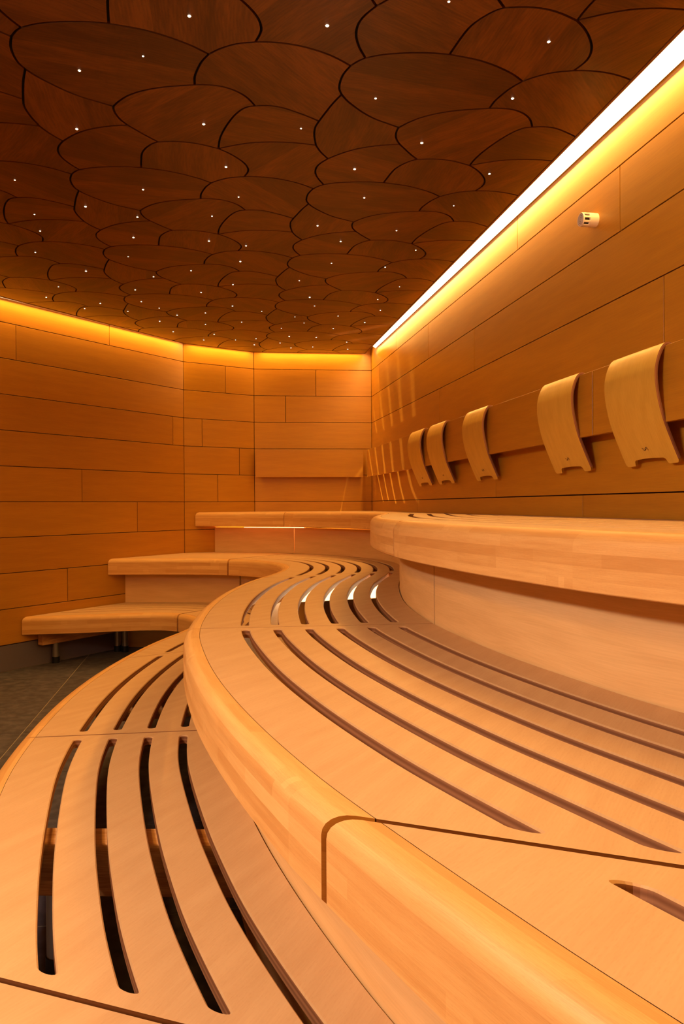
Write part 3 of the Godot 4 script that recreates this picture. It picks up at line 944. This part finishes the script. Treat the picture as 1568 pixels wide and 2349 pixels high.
func backrest(label: String, C: Vector2, e: Vector2, outw: Vector2, t_mid: float, idx: int) -> void:
	var ctrl := [Vector2(0.050, 1.796), Vector2(0.062, 1.8085), Vector2(0.080, 1.8115), Vector2(0.098, 1.799), Vector2(0.113, 1.771), Vector2(0.123, 1.738), Vector2(0.1275, 1.702), Vector2(0.124, 1.65), Vector2(0.112, 1.59), Vector2(0.096, 1.537), Vector2(0.077, 1.490), Vector2(0.053, 1.435), Vector2(0.030, 1.385)]
	var prof := PackedVector2Array()
	for i in ctrl.size() - 1:
		for k in 4:
			prof.append(ctrl[i].cubic_interpolate(ctrl[i + 1], ctrl[max(i - 1, 0)], ctrl[min(i + 2, ctrl.size() - 1)], k / 4.0))
	prof.append(ctrl[ctrl.size() - 1])
	var acc := [0.0]
	for i in range(1, prof.size()):
		acc.append(acc[i - 1] + prof[i].distance_to(prof[i - 1]))
	var total: float = acc[acc.size() - 1]
	var at := func(s: float) -> Array:
		var i := 0
		while i < prof.size() - 2 and acc[i + 1] < s:
			i += 1
		var f: float = (s - acc[i]) / maxf(acc[i + 1] - acc[i], 1e-6)
		var tg: Vector2 = (prof[min(i + 2, prof.size() - 1)] - prof[max(i - 1, 0)]).normalized()
		var nrm := Vector2(-tg.y, tg.x)
		if nrm.dot(Vector2(1, 0.3)) < 0: nrm = -nrm
		if i < 8 and nrm.y < 0: nrm = -nrm
		return [prof[i].lerp(prof[i + 1], f), nrm]
	var W := 0.34
	var TH := 0.012
	# length of the sheet at each place across its width: two feet with a shallow notch between, rounded corners
	var xs := []
	var ls := []
	var add := func(x: float, l: float) -> void:
		xs.append(x); ls.append(total - l)
	for k in 6:
		var th := PI / 2 * k / 5.0
		add.call(0.014 * (1.0 - cos(th)), 0.014 * (1.0 - sin(th)))
	add.call(0.05, 0.0)
	for k in 5:
		var th := PI / 2 * k / 4.0
		add.call(0.058 + 0.009 * sin(th) , 0.009 * (1 - cos(th)) + 0.0)
	add.call(0.071, 0.019)
	add.call(0.080, 0.0245)
	for k in range(1, 8):
		add.call(0.08 + 0.09 * k / 7.0, 0.0245 + 0.0035 * sin(PI / 2 * k / 7.0))
	var nx := xs.size()
	for k in range(nx - 2, -1, -1):
		xs.append(W - xs[k])
		ls.append(ls[k])
	var place := func(x: float, q: Vector2) -> Vector3:
		return w3(C + e * (t_mid - W * 0.5 + x) + outw * q.x, q.y)
	var wn := func(q: Vector2) -> Vector3:
		return Vector3(outw.x * q.x, q.y, -outw.y * q.x)
	var sheet := MB.new()
	var tone := 1.0 - 0.02 * (idx % 3)
	sheet.tone = Color(tone, tone, tone)
	var rows := 34
	var uo := Vector2(rng.randf() * 2, rng.randf() * 2)
	for i in xs.size() - 1:
		if xs[i + 1] - xs[i] < 1e-5:
			continue
		for r in rows:
			var g := []
			for q in [[i, r], [i + 1, r], [i + 1, r + 1], [i, r + 1]]:
				var s: float = ls[q[0]] * q[1] / rows
				var a: Array = at.call(s)
				g.append([xs[q[0]], s, a[0], a[1]])
			var po := []
			var pi := []
			var no := []
			var ni := []
			var u := []
			for q in g:
				po.append(place.call(q[0], q[2]))
				pi.append(place.call(q[0], q[2] - q[3] * TH))
				no.append(wn.call(q[3]))
				ni.append(-wn.call(q[3]))
				u.append(uo + Vector2(q[1], q[0]))
			sheet.quads(po, no, u)
			sheet.quads(pi, ni, u)
			if r == rows - 1:
				sheet.quad(po[3], po[2], pi[2], pi[3], -(wn.call(Vector2(g[3][3].y, -g[3][3].x)) as Vector3) if false else Vector3.DOWN, u[3], u[2], u[2], u[3])
			if r == 0:
				sheet.quad(po[0], po[1], pi[1], pi[0], Vector3.DOWN, u[0], u[1], u[1], u[0])
	var edge := MB.new()
	for sd in 2:
		var x: float = 0.0 if sd == 0 else W
		var dirn := Vector3(e.x, 0, -e.y) * (-1.0 if sd == 0 else 1.0)
		for r in rows:
			var a: Array = at.call(ls[0] * r / rows)
			var b: Array = at.call(ls[0] * (r + 1) / rows)
			edge.quad(place.call(x, a[0]), place.call(x, b[0]), place.call(x, b[0] - b[1] * TH), place.call(x, a[0] - a[1] * TH), dirn, Vector2(0, 0), Vector2(1, 0), Vector2(1, 0.4), Vector2(0, 0.4))
	var root := thing("backrest", label, "backrest", place.call(W * 0.5, Vector2(0.03, 1.385)), "curved backrests hung on the rail")
	part("shell", root, [sheet, edge], [M.back_wood, M.ply_edge])
	# small burnt-in maker's mark near the foot: strokes in mark units (width 0.036 m)
	var mk := MB.new()
	var strokes := [[Vector2(0.0, 0.1), Vector2(0.12, 0.45), Vector2(0.2, 0.85)], [Vector2(0.2, 0.2), Vector2(0.12, 0.45)], [Vector2(0.2, 0.85), Vector2(0.32, 0.98), Vector2(0.42, 0.85), Vector2(0.46, 0.35)], [Vector2(0.46, 0.35), Vector2(0.5, 0.95), Vector2(0.6, 0.6), Vector2(0.68, 0.05)], [Vector2(0.62, 0.0), Vector2(0.8, 0.0), Vector2(0.88, 0.15)], [Vector2(0.68, 0.5), Vector2(0.82, 0.45)], [Vector2(0.88, 0.15), Vector2(0.92, 0.55), Vector2(1.0, 0.95)]]
	var lw := 0.0026
	for s in strokes:
		for k in s.size() - 1:
			var a2 := Vector2(W * 0.5 - 0.018 + s[k].x * 0.036, total - 0.072 + s[k].y * 0.012)
			var b2 := Vector2(W * 0.5 - 0.018 + s[k + 1].x * 0.036, total - 0.072 + s[k + 1].y * 0.012)
			var dd := (b2 - a2).normalized()
			var sd2 := Vector2(-dd.y, dd.x) * lw * 0.5
			var q4 := []
			var nn := Vector3.ZERO
			for q in [a2 - sd2 - dd * lw * 0.3, b2 - sd2 + dd * lw * 0.3, b2 + sd2 + dd * lw * 0.3, a2 + sd2 - dd * lw * 0.3]:
				var a3: Array = at.call(q.y)
				q4.append(place.call(q.x, a3[0] + a3[1] * 0.0004))
				nn = wn.call(a3[1])
			mk.quad(q4[0], q4[1], q4[2], q4[3], nn)
	part("printed_mark", root, [mk], [M.mark], "small dark lettering mark")

func sensor(p: Vector2, outw: Vector2, y: float) -> void:
	var root := thing("temperature_sensor", "small off white round sensor with slotted tip on the right wall", "sensor", w3(p, y))
	var az := Vector3(outw.x, 0, -outw.y)
	var ax := az.cross(Vector3.UP).normalized()
	var o := w3(p, y)
	var ring := func(mb: MB, prof: Array) -> void:
		for k in 28:
			var t0 := TAU * k / 28.0
			var t1 := TAU * (k + 1) / 28.0
			for q in prof.size() - 1:
				var pa: Vector2 = prof[q]
				var pb: Vector2 = prof[q + 1]
				var sl := (pb - pa).normalized()
				var nr := Vector2(sl.y, -sl.x)     # (along axis, radial): outward is radial
				var r0 := ax * cos(t0) + Vector3.UP * sin(t0)
				var r1 := ax * cos(t1) + Vector3.UP * sin(t1)
				var n0 := (az * -nr.x + r0 * -nr.y).normalized()
				var n1 := (az * -nr.x + r1 * -nr.y).normalized()
				mb.quads([o + az * pa.x + r0 * pa.y, o + az * pa.x + r1 * pa.y, o + az * pb.x + r1 * pb.y, o + az * pb.x + r0 * pb.y], [n0, n1, n1, n0], [Vector2.ZERO, Vector2.ZERO, Vector2.ZERO, Vector2.ZERO])
	var hs := MB.new()
	ring.call(hs, [Vector2(0, 0.030), Vector2(0.040, 0.030), Vector2(0.042, 0.028), Vector2(0.042, 0.0)])
	part("housing", root, [hs], [M.sensor])
	var core := MB.new()
	ring.call(core, [Vector2(0.041, 0.022), Vector2(0.068, 0.022), Vector2(0.068, 0.0)])
	part("core", root, [core], [M.sensor_dark], "dark inner sensor core")
	for k in 9:
		var t := TAU * k / 9.0 + 0.2
		var rd := ax * cos(t) + Vector3.UP * sin(t)
		var tg := az.cross(rd).normalized()
		var rb := MB.new()
		rb.box(o + az * 0.054 + rd * 0.0272, az, rd, tg, Vector3(0.0145, 0.0026, 0.0042), 0.0006)
		part("rib", root, [rb], [M.sensor])
	for k in 4:
		var cp := MB.new()
		var rr := 0.0295 - 0.0072 * k
		var z0 := 0.067
		ring.call(cp, [Vector2(z0, rr - 0.0045), Vector2(z0, rr), Vector2(z0 + 0.006, rr - 0.001), Vector2(z0 + 0.006, rr - 0.0045), Vector2(z0, rr - 0.0045)])
		part("grille_ring", root, [cp], [M.sensor])

func build_ceiling(outline: PackedVector2Array, room: PackedVector2Array) -> void:
	var root := thing("ceiling", "dark brown veneer ceiling of interlocking petal shaped panels with black joints", "ceiling", Vector3(-1.2, CEIL_Y, -3.0), "", "structure")
	# carrier board
	var back := MB.new()
	var tr := Geometry2D.triangulate_polygon(outline)
	for i in range(0, tr.size(), 3):
		for yy in [CEIL_Y + 0.012, CEIL_Y + 0.03]:
			var nn := Vector3.DOWN if yy < CEIL_Y + 0.02 else Vector3.UP
			back.tri(w3(outline[tr[i]], yy), w3(outline[tr[i + 1]], yy), w3(outline[tr[i + 2]], yy), nn, nn, nn)
	for i in outline.size():
		var a := outline[i]
		var b := outline[(i + 1) % outline.size()]
		var e := (b - a).normalized()
		var on := Vector3(e.y, 0, e.x)
		if on.dot(Vector3(-1.2, 0, -3.0) - w3(a, 0)) > 0:
			on = -on
		back.quad(w3(a, CEIL_Y + 0.012), w3(b, CEIL_Y + 0.012), w3(b, CEIL_Y + 0.03), w3(a, CEIL_Y + 0.03), on)
	part("carrier_board", root, [back], [M.ceiling_back])
	# thin wooden edge trims
	for i in outline.size():
		var a := outline[i]
		var b := outline[(i + 1) % outline.size()]
		var e := (b - a).normalized()
		var inn := Vector2(e.y, -e.x)
		if inn.dot(Vector2(-1.2, 3.0) - a) < 0:
			inn = -inn
		var tm := MB.new()
		tm.box(w3((a + b) * 0.5 + inn * 0.006, CEIL_Y + 0.014), Vector3(e.x, 0, -e.y), Vector3.UP, Vector3(inn.x, 0, -inn.y), Vector3(a.distance_to(b) * 0.5, 0.016, 0.006), 0.001)
		part("edge_trim", root, [tm], [M.trim_wood])
	# solid slab over the whole room, the top of the cove
	var slab := MB.new()
	var big := Geometry2D.offset_polygon(room, 0.12, Geometry2D.JOIN_MITER)[0]
	var tb := Geometry2D.triangulate_polygon(big)
	for i in range(0, tb.size(), 3):
		for yy in [TOP_Y, TOP_Y + 0.1]:
			var nn := Vector3.DOWN if yy == TOP_Y else Vector3.UP
			slab.tri(w3(big[tb[i]], yy), w3(big[tb[i + 1]], yy), w3(big[tb[i + 2]], yy), nn, nn, nn)
	part("cove_slab", root, [slab], [M.cove_paint])
	# hangers between slab and carrier
	for h in [Vector2(-0.4, 6.2), Vector2(-2.0, 3.9), Vector2(0.4, 3.4), Vector2(-0.6, 0.4), Vector2(-1.6, 0.6)]:
		var hb := MB.new()
		hb.box(w3(h, (TOP_Y + CEIL_Y + 0.03) * 0.5), Vector3.RIGHT, Vector3.UP, Vector3.BACK, Vector3(0.02, (TOP_Y - CEIL_Y - 0.03) * 0.5, 0.02))
		part("hanger", root, [hb], [M.lamp_body])
	# repeating pattern: edges in lattice coordinates (a along the right wall, b across)
	var org := Vector2(-1.02408, 2.43031)
	var v1 := Vector2(-0.16957, 1.02049)
	var v2 := Vector2(1.11490, 0.17562)
	var E := {
		"FR": [0.000,0.000,-0.025,0.045,-0.042,0.097,-0.053,0.147,-0.059,0.196,-0.060,0.249],
		"RA": [-0.060,0.249,-0.047,0.333,-0.031,0.384,-0.009,0.433,0.020,0.483,0.055,0.527],
		"AB": [0.055,0.527,0.100,0.505,0.147,0.491,0.196,0.481,0.245,0.480],
		"BC": [0.245,0.480,0.258,0.434,0.277,0.376,0.306,0.317,0.345,0.265,0.390,0.228,0.434,0.202],
		"CD": [0.434,0.202,0.410,0.155,0.382,0.102,0.343,0.053,0.295,0.007,0.263,-0.019,0.231,-0.039],
		"DE": [0.231,-0.039,0.197,-0.052,0.155,-0.056,0.111,-0.054,0.076,-0.046,0.051,-0.038],
		"EF": [0.051,-0.038,0.032,-0.027,0.014,-0.014,0.000,0.000],
		"AG": [0.055,0.527,0.019,0.561,-0.013,0.606,-0.033,0.663],
		"GE": [-0.033,0.663,-0.040,0.709,-0.039,0.762,-0.029,0.815,-0.008,0.872,0.016,0.915,0.051,0.962],
		"DJ": [0.231,0.961,0.295,0.941,0.374,0.922,0.431,0.910],
		"JK": [0.431,0.910,0.399,0.862,0.371,0.813,0.350,0.766,0.346,0.720,0.355,0.680],
		"KB": [0.355,0.680,0.308,0.655,0.276,0.628,0.251,0.592,0.239,0.552,0.240,0.505,0.245,0.480],
		"KL": [0.355,0.680,0.366,0.655,0.393,0.632,0.445,0.608,0.521,0.584,0.595,0.567,0.656,0.559,0.714,0.557],
		"LM": [0.714,0.557,0.689,0.498,0.677,0.448,0.677,0.393,0.690,0.333],
		"MN": [0.690,0.333,0.639,0.289,0.568,0.235],
		"NC": [0.568,0.235,0.531,0.215,0.490,0.203,0.455,0.200,0.434,0.202],
		"NO": [0.568,0.235,0.585,0.176,0.606,0.127,0.638,0.076,0.681,0.029,0.739,-0.017],
		"OQ": [0.739,-0.017,0.682,-0.053,0.626,-0.078],
		"QJ": [0.626,0.922,0.588,0.914,0.537,0.905,0.479,0.902,0.431,0.910],
		"QL": [0.626,0.922,0.620,0.870,0.618,0.820,0.624,0.754,0.640,0.688,0.662,0.639,0.692,0.589,0.714,0.557],
		"LG": [0.714,0.557,0.742,0.590,0.781,0.625,0.831,0.658,0.876,0.674,0.916,0.676,0.967,0.663],
		"RM": [0.940,0.249,0.864,0.256,0.800,0.265,0.754,0.282,0.711,0.309,0.690,0.333],
		"FO": [1.000,0.000,0.945,-0.029,0.885,-0.049,0.830,-0.052,0.784,-0.040,0.739,-0.017]}
	# faces: edges in order, each with an optional lattice shift of its first end
	var faces := [
		[18, ["FR", "RA", "AB", "BC", "CD", "DE", "EF"]],
		[59, ["AG", "GE", "-DE+01", "DJ", "JK", "KB", "-AB"]],
		[-40, ["-KB", "KL", "LM", "MN", "NC", "-BC"]],
		[103, ["-CD", "-NC", "NO", "OQ", "QJ-01", "-DJ-01"]],
		[21, ["-JK", "-QJ", "QL", "-KL"]],
		[101, ["-LM", "LG", "-AG+10", "-RA+10", "RM"]],
		[32, ["-NO", "-MN", "-RM", "-FR+10", "FO"]],
		[-48, ["-QL", "-OQ+01", "-FO+01", "-EF+11", "-GE+10", "-LG"]]]
	var clip := Geometry2D.offset_polygon(outline, -0.014, Geometry2D.JOIN_MITER)[0]
	var prng := RandomNumberGenerator.new()
	prng.seed = 5
	for fi in faces.size():
		var poly := PackedVector2Array()
		for tok in faces[fi][1]:
			var s: String = tok
			var rev := s.begins_with("-")
			if rev:
				s = s.substr(1)
			var name2 := s.substr(0, 2)
			var sh := Vector2.ZERO
			if s.length() > 2:
				var sg := -1.0 if s[2] == "-" else 1.0
				sh = Vector2(float(s[3]), float(s[4])) * sg
			var arr: Array = E[name2]
			var pts := []
			for q in range(0, arr.size(), 2):
				pts.append(Vector2(arr[q], arr[q + 1]) + sh)
			if rev:
				pts.reverse()
			# smooth each edge
			for q in pts.size() - 1:
				var pa: Vector2 = pts[max(q - 1, 0)]
				var pd: Vector2 = pts[min(q + 2, pts.size() - 1)]
				for k in 3:
					poly.append(pts[q].cubic_interpolate(pts[q + 1], pa, pd, k / 3.0))
		for i in range(-4, 6):
			for j in range(-4, 4):
				var tone := prng.randf_range(0.82, 1.16)
				var hue := prng.randf_range(0.96, 1.04)
				var turn := prng.randf_range(-0.06, 0.06)
				var uo := Vector2(prng.randf() * 4.0, prng.randf() * 4.0)
				var w := PackedVector2Array()
				for q in poly:
					w.append(org + v1 * (q.x + i) + v2 * (q.y + j))
				var ins := Geometry2D.offset_polygon(w, -0.0044, Geometry2D.JOIN_ROUND)
				if ins.is_empty():
					continue
				for piece in Geometry2D.intersect_polygons(ins[0], clip):
					if piece.size() < 3:
						continue
					var area := 0.0
					for q in piece.size():
						area += piece[q].cross(piece[(q + 1) % piece.size()])
					if absf(area) < 0.0008:
						continue
					var tt := Geometry2D.triangulate_polygon(piece)
					if tt.is_empty():
						continue
					var mb := MB.new()
					mb.tone = Color(tone, tone * hue, tone * hue)
					var ga := deg_to_rad(float(faces[fi][0])) + turn
					var gu := Vector2.from_angle(ga)
					var gv := Vector2(-gu.y, gu.x)
					for q in range(0, tt.size(), 3):
						var p0: Vector2 = piece[tt[q]]
						var p1: Vector2 = piece[tt[q + 1]]
						var p2: Vector2 = piece[tt[q + 2]]
						mb.tri(w3(p0, CEIL_Y), w3(p1, CEIL_Y), w3(p2, CEIL_Y), Vector3.DOWN, Vector3.DOWN, Vector3.DOWN, uo + Vector2(p0.dot(gu), p0.dot(gv)), uo + Vector2(p1.dot(gu), p1.dot(gv)), uo + Vector2(p2.dot(gu), p2.dot(gv)))
					var ccw := area > 0
					for q in piece.size():
						var p0: Vector2 = piece[q]
						var p1: Vector2 = piece[(q + 1) % piece.size()]
						var e := (p1 - p0).normalized()
						var on := Vector3(e.y, 0, e.x) * (1.0 if ccw else -1.0)
						mb.quad(w3(p0, CEIL_Y), w3(p1, CEIL_Y), w3(p1, CEIL_Y + 0.012), w3(p0, CEIL_Y + 0.012), on)
					part("ceiling_panel", root, [mb], [M.ceiling_veneer])

func build_stars() -> void:
	var px := [434,37, 750,59, 328,129, 182,162, 467,285, 690,295, 176,296, 518,383, 34,413, 328,435, 547,452, 196,474, 315,498, 486,496, 79,492,
		1029,4, 1258,96, 861,226, 1175,226, 967,328, 813,388, 1122,399, 835,454, 1040,472,
		92,530, 306,545, 479,553, 564,564, 81,579, 294,589, 551,600, 438,621, 197,622, 352,635, 534,653, 310,665, 134,658, 461,671, 106,682, 230,696, 324,692, 533,702, 365,707, 194,708, 293,714, 471,718, 406,723, 366,737, 471,744, 554,739, 397,761, 491,767, 587,777, 467,780, 540,780, 583,791, 600,714,
		728,518, 909,529, 781,554, 953,574, 760,604, 883,613, 686,644, 916,658, 710,682, 866,687, 721,702, 872,712, 775,725, 676,727, 697,741, 836,740, 645,753, 764,754, 663,772, 725,774, 642,787, 795,785, 667,798, 717,796, 797,801]
	var proto := MB.new()
	for k in 10:
		var t0 := TAU * k / 10.0
		var t1 := TAU * (k + 1) / 10.0
		var d0 := Vector3(cos(t0), 0, sin(t0))
		var d1 := Vector3(cos(t1), 0, sin(t1))
		var tip := Vector3(0, -0.45, 0)
		var b0 := d0 * 0.7 + Vector3(0, -0.32, 0)
		var b1 := d1 * 0.7 + Vector3(0, -0.32, 0)
		proto.quads([d0, d1, b1, b0], [d0, d1, b1.normalized(), b0.normalized()], [Vector2.ZERO, Vector2.ZERO, Vector2.ZERO, Vector2.ZERO])
		proto.tri(tip, b0, b1, Vector3.DOWN, b0.normalized(), b1.normalized())
	var am := ArrayMesh.new()
	am.add_surface_from_arrays(Mesh.PRIMITIVE_TRIANGLES, proto.arrays())
	am.surface_set_material(0, M.star_glow)
	for i in range(0, px.size(), 2):
		var p := on_level(px[i], px[i + 1], CEIL_Y)
		var o := MeshInstance3D.new()
		o.name = numbered("star_light")
		o.mesh = am
		add_child(o)
		var r := rng.randf_range(0.0036, 0.0062)
		o.position = w3(p, CEIL_Y + 0.0002)
		o.scale = Vector3(r, r, r)
		o.set_meta("label", "tiny bright star light set in the dark petal panelled ceiling")
		o.set_meta("category", "star light")
		o.set_meta("group", "star lights in the ceiling")
